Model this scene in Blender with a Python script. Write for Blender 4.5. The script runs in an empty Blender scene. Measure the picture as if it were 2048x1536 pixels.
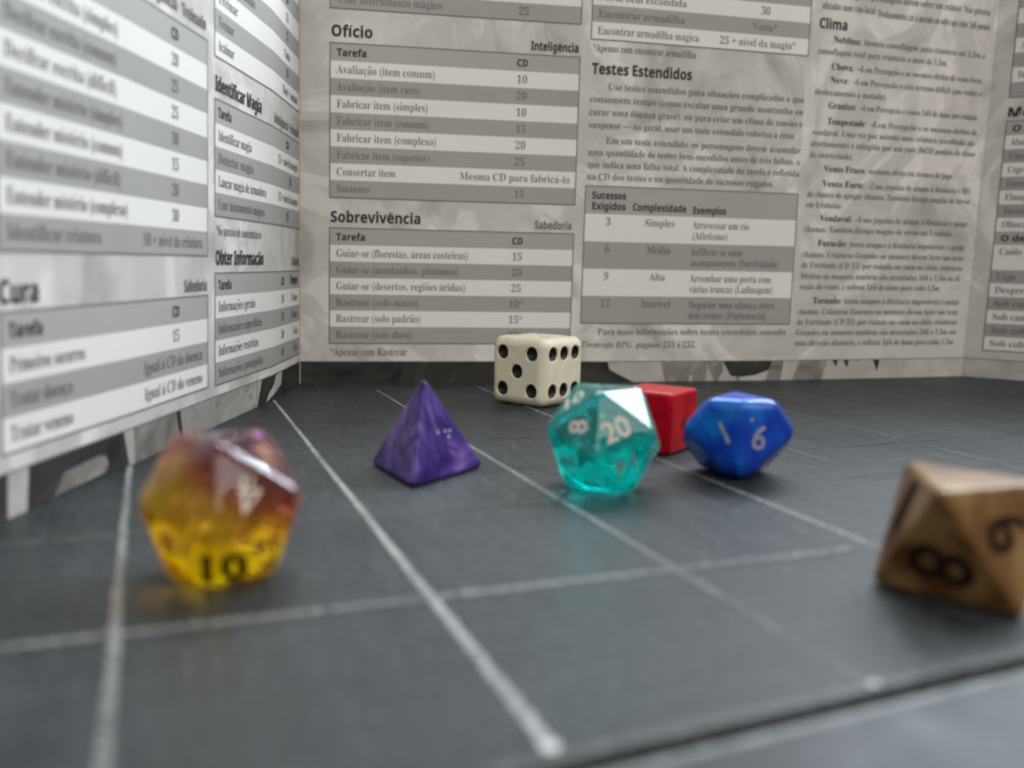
import bpy, bmesh, math, random
from math import sin, cos, pi, atan2, sqrt
from itertools import combinations
from mathutils import Vector, Matrix, noise
random.seed(7)
S = bpy.context.scene
COL = S.collection
K = 0.001                       # the place is measured in millimetres, Blender in metres

# ------------------------------------------------------------------ camera, light, exposure
RC = [[0.9323083, -0.0288906, 0.3605087], [-0.3611589, -0.1270559, 0.9238079], [0.0191154, -0.9914747, -0.1288894]]
cam_d = bpy.data.cameras.new('camera'); cam = bpy.data.objects.new('camera', cam_d); COL.objects.link(cam)
M = Matrix([[RC[i][0], -RC[i][1], -RC[i][2], 0] for i in range(3)] + [[0, 0, 0, 1]])
M.translation = Vector((0, 0, 30.56 * K))
cam.matrix_world = M
cam_d.sensor_width = 36; cam_d.lens = 36 * 1846.8 / 2048
cam_d.clip_start = 0.002; cam_d.clip_end = 20
cam_d.dof.use_dof = True; cam_d.dof.focus_distance = 0.196; cam_d.dof.aperture_fstop = 16.5
S.camera = cam

W = bpy.data.worlds.new('World'); S.world = W; W.use_nodes = True
wn = W.node_tree; bg = wn.nodes['Background']
bg.inputs['Color'].default_value = (1.0, 0.965, 0.915, 1); bg.inputs['Strength'].default_value = 0.24

def area(name, loc, target, sx, sy, power, color):
    d = bpy.data.lights.new(name, 'AREA'); d.shape = 'RECTANGLE'; d.size = sx; d.size_y = sy; d.energy = power; d.color = color
    o = bpy.data.objects.new(name, d); COL.objects.link(o); o.location = loc
    o.rotation_euler = (Vector(target) - Vector(loc)).to_track_quat('-Z', 'Y').to_euler()
    return o
area('window_light', (0.440, 0.295, 0.335), (0.06, 0.11, 0), 0.34, 0.27, 4.9, (0.82, 0.91, 1.0))
area('skylight', (0.20, 0.62, 0.72), (0.06, 0.08, 0), 0.42, 0.34, 6.5, (0.93, 0.96, 1.0))
area('front_fill_light', (0.20, -1.02, 1.08), (0.10, 0.15, 0), 2.0, 0.9, 20.5, (1.0, 0.95, 0.885))  # added fill from behind the camera, brightens the centre panel

S.view_settings.view_transform = 'Standard'; S.view_settings.look = 'None'
S.view_settings.exposure = 0.0; S.view_settings.gamma = 1
S.render.engine = 'CYCLES'
cy = S.cycles
cy.use_denoising = True; cy.max_bounces = 14; cy.transmission_bounces = 12; cy.glossy_bounces = 6; cy.diffuse_bounces = 4; cy.volume_bounces = 8
cy.caustics_reflective = True; cy.caustics_refractive = True; cy.blur_glossy = 0.3; cy.sample_clamp_indirect = 6
cy.pixel_filter_type = 'BLACKMAN_HARRIS'; cy.filter_width = 2.1

# ------------------------------------------------------------------ materials
def lin(r, g, b):
    f = lambda c: (c / 255 / 12.92) if c / 255 <= 0.04045 else ((c / 255 + 0.055) / 1.055) ** 2.4
    return (f(r), f(g), f(b), 1)
def mat(name, color=(0.5, 0.5, 0.5, 1), rough=0.5, **kw):
    m = bpy.data.materials.new(name); m.use_nodes = True
    p = m.node_tree.nodes['Principled BSDF']
    p.inputs['Base Color'].default_value = color; p.inputs['Roughness'].default_value = rough
    for k, v in kw.items(): p.inputs[k.replace('_', ' ')].default_value = v
    return m
def N(m, t, **kw):
    n = m.node_tree.nodes.new('ShaderNode' + t)
    for k, v in kw.items():
        if k in n.inputs: n.inputs[k].default_value = v
        else: setattr(n, k, v)
    return n
def L(m, a, b): m.node_tree.links.new(a, b)
def P(m): return m.node_tree.nodes['Principled BSDF']
def coords(m, scale=(1, 1, 1), rot=(0, 0, 0)):
    tc = N(m, 'TexCoord'); mp = N(m, 'Mapping'); mp.inputs['Scale'].default_value = scale; mp.inputs['Rotation'].default_value = rot
    L(m, tc.outputs['Object'], mp.inputs['Vector']); return mp.outputs['Vector']
def ramp(m, fac, stops):
    r = N(m, 'ValToRGB'); L(m, fac, r.inputs['Fac']); e = r.color_ramp.elements
    while len(e) < len(stops): e.new(0.5)
    for x, (p, c) in zip(e, stops): x.position = p; x.color = c
    return r.outputs['Color']
def mix(m, fac, a, b, mode='MIX'):
    x = m.node_tree.nodes.new('ShaderNodeMix'); x.data_type = 'RGBA'; x.blend_type = mode
    for i, v in ((0, fac), (6, a), (7, b)):
        if hasattr(v, 'is_output'): L(m, v, x.inputs[i])
        else: x.inputs[i].default_value = v
    return x.outputs[2]
def bump(m, h, strength=0.2, dist=0.0002):
    b = N(m, 'Bump'); b.inputs['Strength'].default_value = strength; b.inputs['Distance'].default_value = dist
    L(m, h, b.inputs['Height']); L(m, b.outputs['Normal'], P(m).inputs['Normal'])

def board_mat():
    m = mat('board_slate', rough=0.5, Specular_IOR_Level=0.17)
    v = coords(m, (1, 1, 1))
    n1 = N(m, 'TexNoise', Scale=38.0, Detail=6.0, Roughness=0.6); L(m, v, n1.inputs['Vector'])
    v2 = coords(m, (420, 45, 1), (0, 0, 0.32))
    n2 = N(m, 'TexNoise', Scale=1.0, Detail=5.0, Roughness=0.65); L(m, v2, n2.inputs['Vector'])
    v3 = coords(m, (60, 700, 1), (0, 0, 0.05))
    n3 = N(m, 'TexNoise', Scale=1.0, Detail=4.0); L(m, v3, n3.inputs['Vector'])
    c = ramp(m, n1.outputs['Fac'], [(0.3, (0.0155, 0.0192, 0.0205, 1)), (0.7, (0.0300, 0.0345, 0.0363, 1))])
    c = mix(m, 0.45, c, ramp(m, n2.outputs['Fac'], [(0.35, (0.55, 0.55, 0.55, 1)), (0.68, (1.35, 1.35, 1.35, 1))]), 'MULTIPLY')
    c = mix(m, 0.18, c, ramp(m, n3.outputs['Fac'], [(0.4, (0.4, 0.4, 0.4, 1)), (0.6, (1.5, 1.5, 1.5, 1))]), 'MULTIPLY')
    n7 = N(m, 'TexNoise', Scale=950.0, Detail=4.0, Roughness=0.75); L(m, v, n7.inputs['Vector'])
    c = mix(m, 0.55, c, ramp(m, n7.outputs['Fac'], [(0.36, (0.45, 0.45, 0.45, 1)), (0.62, (1.75, 1.75, 1.75, 1))]), 'MULTIPLY')
    # specks of dust
    n4 = N(m, 'TexNoise', Scale=900.0, Detail=1.0); L(m, v, n4.inputs['Vector'])
    c = mix(m, ramp(m, n4.outputs['Fac'], [(0.70, (0, 0, 0, 1)), (0.74, (0.40, 0.40, 0.40, 1))]), c, (0.2, 0.2, 0.2, 1))
    L(m, c, P(m).inputs['Base Color'])
    n6 = N(m, 'TexNoise', Scale=2300.0, Detail=2.0, Roughness=0.7); L(m, v, n6.inputs['Vector'])
    c2 = mix(m, 0.5, (1, 1, 1, 1), ramp(m, n6.outputs['Fac'], [(0.32, (0.1, 0.1, 0.1, 1)), (0.5, (1, 1, 1, 1)), (0.70, (3.2, 3.2, 3.2, 1))]), 'MULTIPLY')
    c = mix(m, 1.0, c, c2, 'MULTIPLY'); L(m, c, P(m).inputs['Base Color'])
    rr = mix(m, 0.55, ramp(m, n2.outputs['Fac'], [(0.35, (0.33, 0.33, 0.33, 1)), (0.65, (0.56, 0.56, 0.56, 1))]), ramp(m, n1.outputs['Fac'], [(0.3, (0.36, 0.36, 0.36, 1)), (0.7, (0.52, 0.52, 0.52, 1))])); L(m, rr, P(m).inputs['Roughness'])
    n5 = N(m, 'TexNoise', Scale=1500.0, Detail=3.0); L(m, v, n5.inputs['Vector']); bump(m, n6.outputs['Fac'], 0.8, 0.0002)
    return m
def worn_mat():
    m = mat('worn_slate', rough=0.5, Specular_IOR_Level=0.2); v = coords(m)
    n = N(m, 'TexNoise', Scale=75.0, Detail=6.0, Roughness=0.7, Distortion=0.8); L(m, v, n.inputs['Vector'])
    n2 = N(m, 'TexNoise', Scale=900.0, Detail=3.0); L(m, v, n2.inputs['Vector'])
    c = ramp(m, n.outputs['Fac'], [(0.38, (0.013, 0.016, 0.017, 1)), (0.52, (0.030, 0.034, 0.036, 1)), (0.66, (0.062, 0.068, 0.072, 1))])
    c = mix(m, 0.4, c, ramp(m, n2.outputs['Fac'], [(0.38, (0.6, 0.6, 0.6, 1)), (0.62, (1.5, 1.5, 1.5, 1))]), 'MULTIPLY')
    L(m, c, P(m).inputs['Base Color']); bump(m, n2.outputs['Fac'], 0.4, 0.00015); return m
def line_mat(name, t):
    m = mat(name, rough=0.42, Specular_IOR_Level=0.15)
    v = coords(m)
    n = N(m, 'TexNoise', Scale=1300.0, Detail=3.0, Roughness=0.7); L(m, v, n.inputs['Vector'])
    n2 = N(m, 'TexNoise', Scale=45.0, Detail=2.0); L(m, v, n2.inputs['Vector'])
    base = (0.023, 0.027, 0.0285, 1); hi = (t, t * 1.01, t * 1.0, 1)
    c = mix(m, ramp(m, n.outputs['Fac'], [(0.36, (0.10, 0.10, 0.10, 1)), (0.56, (1, 1, 1, 1))]), base, hi)
    c = mix(m, ramp(m, n2.outputs['Fac'], [(0.35, (0.45, 0.45, 0.45, 1)), (0.60, (0, 0, 0, 1))]), c, base)
    L(m, c, P(m).inputs['Base Color']); return m
def paper_mat(name, lo, hi, rough=0.6, scale=22.0, warp=2.0):
    m = mat(name, rough=rough, Specular_IOR_Level=0.2)
    v = coords(m)
    n = N(m, 'TexNoise', Scale=scale, Detail=5.0, Roughness=0.55, Distortion=warp); L(m, v, n.inputs['Vector'])
    n2 = N(m, 'TexNoise', Scale=scale * 3.2, Detail=4.0, Roughness=0.5, Distortion=1.2); L(m, v, n2.inputs['Vector'])
    mid = tuple((a + b) / 2 for a, b in zip(lo, hi))
    c = ramp(m, n.outputs['Fac'], [(0.36, lo), (0.46, mid), (0.54, mid), (0.585, hi)])
    c = mix(m, 0.35, c, ramp(m, n2.outputs['Fac'], [(0.40, (0.75, 0.75, 0.75, 1)), (0.55, (1, 1, 1, 1)), (0.64, (1.18, 1.18, 1.18, 1))]), 'MULTIPLY')
    L(m, c, P(m).inputs['Base Color'])
    n3 = N(m, 'TexNoise', Scale=1800.0, Detail=2.0); L(m, v, n3.inputs['Vector']); bump(m, n3.outputs['Fac'], 0.08, 0.00006)
    return m
def flat(name, c, var=0.06, rough=0.6, scale=60.0):
    m = mat(name, rough=rough, Specular_IOR_Level=0.25)
    v = coords(m); n = N(m, 'TexNoise', Scale=scale, Detail=4.0); L(m, v, n.inputs['Vector'])
    a = tuple(x * (1 - var) for x in c[:3]) + (1,); b = tuple(min(1, x * (1 + var)) for x in c[:3]) + (1,)
    L(m, ramp(m, n.outputs['Fac'], [(0.3, a), (0.7, b)]), P(m).inputs['Base Color']); return m

MB = board_mat()
ML = [line_mat('chalk_line_bright', 0.38), line_mat('chalk_line_mid', 0.27), line_mat('chalk_line_faint', 0.16), line_mat('chalk_ghost_edge_sheen', 0.105)]
MTAIL = line_mat('chalk_line_tail', 0.115)
MDOT = flat('chalk_dot', (0.45, 0.46, 0.46, 1), 0.1)
MEDGE = flat('board_edge_paper', (0.15, 0.16, 0.165, 1), 0.3, scale=400.0)
MTABLE = flat('dark_table', (0.05, 0.045, 0.04, 1), 0.2)
MPAGE = paper_mat('screen_page_art', (0.40, 0.385, 0.36, 1), (0.66, 0.64, 0.61, 1))
MCARD = flat('cardboard_back', (0.25, 0.24, 0.22, 1), 0.1)
MW = flat('row_white', (0.72, 0.705, 0.68, 1), 0.02)
MG = flat('row_grey', (0.335, 0.33, 0.315, 1), 0.04)
MH = flat('row_head_grey', (0.37, 0.365, 0.345, 1), 0.04)
MK = flat('print_ink', (0.165, 0.16, 0.15, 1), 0.1)
MKG = flat('print_ink_on_grey', (0.165, 0.16, 0.15, 1), 0.1)
MHD = flat('print_heading_ink', (0.035, 0.032, 0.03, 1), 0.1)
MD = paper_mat('art_dark', (0.020, 0.020, 0.019, 1), (0.052, 0.050, 0.046, 1), 0.4, 45.0)
MM = paper_mat('art_mid', (0.15, 0.14, 0.125, 1), (0.27, 0.255, 0.235, 1), 0.55, 60.0)
MML = paper_mat('art_mid_light', (0.22, 0.21, 0.195, 1), (0.33, 0.315, 0.295, 1), 0.55, 60.0)
MP = paper_mat('art_pale', (0.36, 0.35, 0.325, 1), (0.46, 0.45, 0.42, 1), 0.55, 40.0, 0.5)

# ------------------------------------------------------------------ mesh helpers
def mesh_obj(name, verts, faces, mats, mi=None, parent=None, scale=K):
    me = bpy.data.meshes.new(name); me.from_pydata([tuple(c * scale for c in v) for v in verts], [], faces)
    for m in (mats if isinstance(mats, (list, tuple)) else [mats]): me.materials.append(m)
    if mi: me.polygons.foreach_set('material_index', mi)
    me.update(); o = bpy.data.objects.new(name, me); COL.objects.link(o)
    if parent: o.parent = parent
    return o
def empty(name, label, cat, loc=(0, 0, 0), rz=0.0, group=None):
    o = bpy.data.objects.new(name, None); o.empty_display_size = 0.005; COL.objects.link(o)
    o.location = loc; o.rotation_euler = (0, 0, rz); o['label'] = label; o['category'] = cat
    if group: o['group'] = group
    return o
class Buf:
    def __init__(s): s.v = []; s.f = []; s.m = []
    def add(s, vs, fs, m=0):
        n = len(s.v); s.v += vs; s.f += [tuple(n + i for i in f) for f in fs]; s.m += [m] * len(fs)

# ------------------------------------------------------------------ glyphs (built-in font of Blender, turned into meshes)
ACC = {'á': ('a', 'ac'), 'à': ('a', 'gr'), 'é': ('e', 'ac'), 'í': ('ı', 'ac'), 'ó': ('o', 'ac'), 'ú': ('u', 'ac'), 'â': ('a', 'ci'), 'ê': ('e', 'ci'),
       'ã': ('a', 'ti'), 'õ': ('o', 'ti'), 'ç': ('c', 'ce'), 'Á': ('A', 'ac')}
GC = {}
def style_char(c, style):
    if style == 'serif':
        if 'A' <= c <= 'Z': return chr(0x1D400 + ord(c) - 65)
        if 'a' <= c <= 'z': return chr(0x1D41A + ord(c) - 97)
        if '0' <= c <= '9': return chr(0x1D7CE + ord(c) - 48)
        if c == 'ı': return chr(0x1D422)
    if style == 'italic':
        if 'A' <= c <= 'Z': return chr(0x1D468 + ord(c) - 65)
        if 'a' <= c <= 'z': return chr(0x1D482 + ord(c) - 97)
    if style in ('bold', 'sbold'):
        if style == 'sbold': return style_char(c, 'serif')
        if 'A' <= c <= 'Z': return chr(0x1D5D4 + ord(c) - 65)
        if 'a' <= c <= 'z': return chr(0x1D5EE + ord(c) - 97)
        if '0' <= c <= '9': return chr(0x1D7EC + ord(c) - 48)
        if c == 'ı': return chr(0x1D5F6)
    return c
def raw(body, off, res):
    cu = bpy.data.curves.new('glyph', 'FONT'); cu.body = body; cu.size = 1; cu.resolution_u = res; cu.offset = off
    o = bpy.data.objects.new('glyph', cu); COL.objects.link(o); bpy.context.view_layer.update()
    me = o.evaluated_get(bpy.context.evaluated_depsgraph_get()).to_mesh()
    v = [tuple(p.co) for p in me.vertices]; f = [tuple(p.vertices) for p in me.polygons]
    bpy.data.objects.remove(o); bpy.data.curves.remove(cu)
    return v, f
def width(v): return (max(p[0] for p in v) - min(p[0] for p in v)) if v else 0
def glyph(c, style, res=2):
    k = (c, style, res)
    if k in GC: return GC[k]
    off = {'serif': -0.004, 'italic': -0.004, 'sbold': 0.0, 'bold': 0.012, 'die': 0.018, 'fat': 0.012, 'thin': -0.012, 'heavy': 0.04}.get(style, 0)
    if c == ' ':
        GC[k] = ([], [], 0.25); return GC[k]
    base, acc = ACC.get(c, (c, None))
    b = style_char(base, style)
    v, f = raw(b, off, res)
    adv = width(raw('|' + b + '|', 0, 1)[0]) - width(raw('||', 0, 1)[0])
    v = [(p[0], p[1]) for p in v]
    if base == 'ı':            # drop the dot of the i
        keep = [i for i, p in enumerate(v) if p[1] < 0.60]; idx = {i: j for j, i in enumerate(keep)}
        f = [tuple(idx[i] for i in q) for q in f if all(i in idx for i in q)]; v = [v[i] for i in keep]
    if acc:
        cx = (min(p[0] for p in v) + max(p[0] for p in v)) / 2; t = 0.035 if style == 'serif' else 0.055
        if acc == 'ac': polys = [[(cx - 0.06, 0.55), (cx + 0.05, 0.74), (cx + 0.05 + 2 * t, 0.72), (cx - 0.06 + t, 0.54)]]
        elif acc == 'gr': polys = [[(cx + 0.06, 0.55), (cx + 0.06 - t, 0.54), (cx - 0.05 - 2 * t, 0.72), (cx - 0.05, 0.74)]]
        elif acc == 'ci': polys = [[(cx - 0.15, 0.55), (cx, 0.70), (cx, 0.76), (cx - 0.15 - t, 0.57)], [(cx + 0.15, 0.55), (cx + 0.15 + t, 0.57), (cx, 0.76), (cx, 0.70)]]
        elif acc == 'ti': polys = [[(cx - 0.17, 0.57), (cx - 0.06, 0.64), (cx - 0.06, 0.64 + 2 * t), (cx - 0.17, 0.60 + t)], [(cx - 0.06, 0.64), (cx + 0.06, 0.58), (cx + 0.06, 0.58 + 2 * t), (cx - 0.06, 0.64 + 2 * t)], [(cx + 0.06, 0.58), (cx + 0.17, 0.66), (cx + 0.17, 0.66 + 2 * t), (cx + 0.06, 0.58 + 2 * t)]]
        else: polys = [[(cx, 0.0), (cx + 0.09, -0.09), (cx + 0.09 - t, -0.12), (cx - t, -0.01)], [(cx + 0.09, -0.09), (cx + 0.03, -0.19), (cx - 0.06, -0.17), (cx + 0.03, -0.12)]]
        for q in polys:
            n = len(v); v += q; f.append(tuple(range(n, n + len(q))))
    GC[k] = (v, f, adv); return GC[k]
def layout(s, style, size, x0, x1=None, align='l', justify=False, sx=None, res=2):
    """returns list of (glyph verts, faces, x, xscale) for a line starting at x0; with x1 the line is fitted to the width"""
    gl = [glyph(c, style, res) for c in s]; tot = sum(g[2] for g in gl); nsp = s.count(' ')
    kx = sx or 0.88; extra = 0.0
    if x1 is not None and not justify: kx = (x1 - x0) / (tot * size)
    if justify: extra = (x1 - x0 - tot * size * kx) / max(1, nsp)
    if align == 'c': x0 -= tot * size * kx / 2
    if align == 'r': x0 -= tot * size * kx
    out = []; x = x0
    for c, g in zip(s, gl):
        if g[0]: out.append((g[0], g[1], x, kx * size))
        x += g[2] * size * kx + (extra if c == ' ' else 0)
    return out

# ------------------------------------------------------------------ setting: table, board
tb = mesh_obj('table_top', [(-400, -250, -2.2), (700, -250, -2.2), (700, 700, -2.2), (-400, 700, -2.2)], [(0, 1, 2, 3)], MTABLE)
tb['kind'] = 'structure'

board = empty('game_board', 'dark slate-grey folding game board ruled with chalky grid squares, under all the dice', 'game board')
def slab(name, pts, z0, z1, m, parent, bev=0.0, segs=3, medge=None):
    bm = bmesh.new(); n = len(pts)
    lo = [bm.verts.new((x * K, y * K, z0 * K)) for x, y in pts]; hi = [bm.verts.new((x * K, y * K, z1 * K)) for x, y in pts]
    bm.faces.new(lo[::-1]); bm.faces.new(hi)
    for i in range(n):
        fc = bm.faces.new((lo[i], lo[(i + 1) % n], hi[(i + 1) % n], hi[i]))
        if medge: fc.material_index = 1
    if bev:
        es = [e for e in bm.edges if abs(e.verts[0].co.z - z1 * K) < 1e-9 and abs(e.verts[1].co.z - z1 * K) < 1e-9]
        bmesh.ops.bevel(bm, geom=es, offset=bev * K, segments=segs, profile=0.5, affect='EDGES')
    bm.normal_update(); me = bpy.data.meshes.new(name); bm.to_mesh(me); bm.free(); me.materials.append(m)
    if medge: me.materials.append(medge)
    for p in me.polygons: p.use_smooth = bev > 0 and p.normal.z < 0.999
    o = bpy.data.objects.new(name, me); COL.objects.link(o); o.parent = parent; return o
fy = lambda x: 48.9 + (x - 30) * 0.055          # the fold line between the two board leaves
slab('board_leaf', [(-140, fy(-140)), (400, fy(400)), (400, 420), (-140, 420)], -2.0, 0.0, MB, board, 0.7)
slab('board_leaf', [(-140, -200), (400, -200), (400, fy(400) - 1.5), (-140, fy(-140) - 1.5)], -2.0, -0.05, worn_mat(), board, 0.5, 2, MEDGE)
# raised hinge paper lip of the nearer leaf
lip = []; nl = 60
bf = Buf()
prof = [(0.0, -0.6), (-0.06, -0.06), (-0.22, 0.02), (-0.45, 0.0), (-0.8, -0.045)]
for i in range(nl + 1):
    x = -140 + 540 * i / nl; wob = 0.12 * noise.noise(Vector((x * 0.05, 0, 0)))
    for dy, z in prof: bf.v.append((x, fy(x) - 1.45 + dy + wob, z))
for i in range(nl):
    for j in range(len(prof) - 1):
        a = i * len(prof) + j; bf.f.append((a, a + 1, a + 1 + len(prof), a + len(prof)))
hp = mesh_obj('hinge_edge', bf.v, bf.f, MEDGE, parent=board)
for p in hp.data.polygons: p.use_smooth = True

def ruled(name, p0, p1, w0, w1, m, z=0.05, end=False, bow=0.0):
    """hand-ruled line from p0 to p1, width w0..w1, ragged edges, laid on the board"""
    p0 = Vector(p0); p1 = Vector(p1); d = (p1 - p0); n = int(d.length / 0.45); d.normalize(); q = Vector((-d.y, d.x))
    sd = random.random() * 100; vs = []; fs = []
    for i in range(n + 1):
        t = i / n; c = p0.lerp(p1, t) + q * (0.10 * noise.noise(Vector((sd, t * 6, 0))) + bow * sin(pi * t))
        w = w0 + (w1 - w0) * t
        if end and t > 1 - 1.2 / (n * 0.45): w *= 1.25
        a = w / 2 * (1 + 0.55 * noise.noise(Vector((sd + 5, i * 0.55, 0)))); b = w / 2 * (1 + 0.55 * noise.noise(Vector((sd + 9, i * 0.55, 0))))
        vs += [(c + q * a).to_3d(), (c - q * b).to_3d()]
    for v in vs: v.z = z
    for i in range(n): fs.append((2 * i, 2 * i + 1, 2 * i + 3, 2 * i + 2))
    o = mesh_obj(name, [tuple(v) for v in vs], fs, m, parent=board); return o
for x, w, mi, y1, dx in [(-3.6, 1.05, 1, 144.0, 0.4), (22.9, 0.95, 0, 205.0, 1.2), (74.6, 0.75, 1, 216, 0.3), (100.6, 0.6, 2, 209, 0.4), (127.0, 0.6, 2, 207, 0.6), (154.0, 0.55, 3, 207, 2.0), (180.2, 0.5, 3, 205, 1.5)]:
    if mi == 0: ruled('grid_line', (x + dx, y1), (x, 50.4), 0.6, 0.95, ML[0], 0.055, True)
    elif x < 0: ruled('grid_line', (x + dx - 0.6, y1), (x, fy(x) + 0.8), 0.8, 0.9, ML[1], 0.055)
    else: ruled('grid_line', (x + dx, y1), (x, 51.0), w * 0.8, w, ML[mi], 0.055, x < 60)
for y, x0, x1, w, mi in [(78.5, -140, 71, 0.85, 1), (107.6, -140, 60, 0.6, 2), (127.3, 30, 135, 0.45, 3), (150.5, 5, 125, 0.55, 3), (174.6, 15, 70, 0.45, 3), (107, 95, 190, 0.4, 3)]:
    ruled('grid_line', (x0, y), (x1, y), w * 0.9, w, ML[mi], 0.075)
ruled('grid_line', (49.4, 216), (48.95, 70), 0.6, 0.72, ML[1], 0.055)
ruled('grid_line', (48.95, 70.2), (48.93, 61), 0.72, 0.7, ML[2], 0.055)
ruled('grid_line', (48.93, 61.2), (48.9, 51.0), 0.7, 0.6, MTAIL, 0.055)
ink = Buf()
ruled('grid_line', (70.5, 78.5), (86, 78.7), 0.7, 0.35, ML[3], 0.07)
ruled('painted_edge_sheen', (18, fy(18) + 0.9), (200, fy(200) + 0.9), 0.9, 1.7, ML[3], 0.03)  # lighter strip paints the window's reflection on the leaf's rounded edge
for cx, cy_, r in [(49.3, 51.0, 0.42), (22.8, 50.6, 0.62)]:
    n = 14; ink.add([(cx + r * (1 + 0.15 * noise.noise(Vector((i * 2.2, r, 0)))) * cos(2 * pi * i / n), cy_ + r * sin(2 * pi * i / n), 0.09) for i in range(n)], [tuple(range(n))])
    o = mesh_obj('grid_line_end', ink.v, ink.f, MDOT, parent=board); ink = Buf()

# ------------------------------------------------------------------ the folding screen
PATH = {'centre': [(33.7, 232.3), (60, 227.2), (83.5, 222.7), (111.9, 216.9), (161.2, 210.3), (200, 207.3), (224.1, 206.2)],
        'right': [(224.1, 206.2), (233.4, 193.1), (330, 57)],
        'left': [(33.7, 232.3), (23.9, 205.5), (8.8, 172.6), (-3.9, 144.4), (-17, 117.2), (-47, 58)]}
LEAN = {'centre': [(0, .009), (80, .010), (130, .011), (192.5, .028)], 'right': [(0, .028), (200, .03)], 'left': [(0, .009), (65, .021), (130, .03), (200, .035)]}
HT = 112.0
STN = {}
def interp(t, pts):
    if t <= pts[0][0]: return pts[0][1]
    for (a, va), (b, vb) in zip(pts, pts[1:]):
        if t <= b: return va + (vb - va) * (t - a) / (b - a)
    return pts[-1][1]
CUM = {}
for k, p in PATH.items():
    c = [0.0]
    for a, b in zip(p, p[1:]): c.append(c[-1] + math.dist(a, b))
    CUM[k] = c
for k in PATH:
    kn = sorted(set(CUM[k] + [a for a, _ in LEAN[k] if a < CUM[k][-1]])); STN[k] = []
    for a, b in zip(kn, kn[1:]):
        m_ = max(1, math.ceil((b - a) / 6.0)); STN[k] += [a + (b - a) * i / m_ for i in range(m_)]
    STN[k].append(kn[-1])
def on(k, s, z, off=0.0):
    """point on the front face of panel k: s mm along from its corner or fold, z mm up, off mm proud"""
    p = PATH[k]; c = CUM[k]; i = 0
    while i < len(c) - 2 and s > c[i + 1]: i += 1
    t = (s - c[i]) / (c[i + 1] - c[i]); (ax, ay), (bx, by) = p[i], p[i + 1]
    x = ax + (bx - ax) * t; y = ay + (by - ay) * t; l = c[i + 1] - c[i]; nx, ny = (by - ay) / l, -(bx - ax) / l
    if k == 'left': nx, ny = -nx, -ny
    return (x + interp(s, LEAN[k]) * z + nx * off, y + ny * off, z)
screen = empty('folding_screen', 'tall folding cardboard screen printed with grey rules tables, standing behind the dice', 'screen', (0.1, 0.22, 0))
screen_inv = Matrix.Translation((-0.1, -0.22, 0))
def sobj(name, b, mats, parent):
    o = mesh_obj(name, b.v, b.f, mats, b.m)
    o.parent = parent
    if parent is screen: o.matrix_parent_inverse = screen_inv
    return o
panels = {}
for k in PATH:
    b = Buf(); st = STN[k]; n = len(st); zs = [HT * i / 16 for i in range(17)]; nz = len(zs)
    for off, mi in ((0, 0), (-1.3, 1)):
        b.add([on(k, q, z, off) for q in st for z in zs], [(i * nz + j, (i + 1) * nz + j, (i + 1) * nz + j + 1, i * nz + j + 1) for i in range(n - 1) for j in range(nz - 1)], mi)
    m0 = n * nz
    rim = [i * nz for i in range(n)] + [(n - 1) * nz + j for j in range(1, nz)] + [i * nz + nz - 1 for i in range(n - 2, -1, -1)] + [j for j in range(nz - 2, 0, -1)]
    for a, c in zip(rim, rim[1:] + rim[:1]): b.f.append((a, c, c + m0, a + m0)); b.m.append(1)
    panels[k] = sobj('screen_panel', b, [MPAGE, MCARD], screen)

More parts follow.
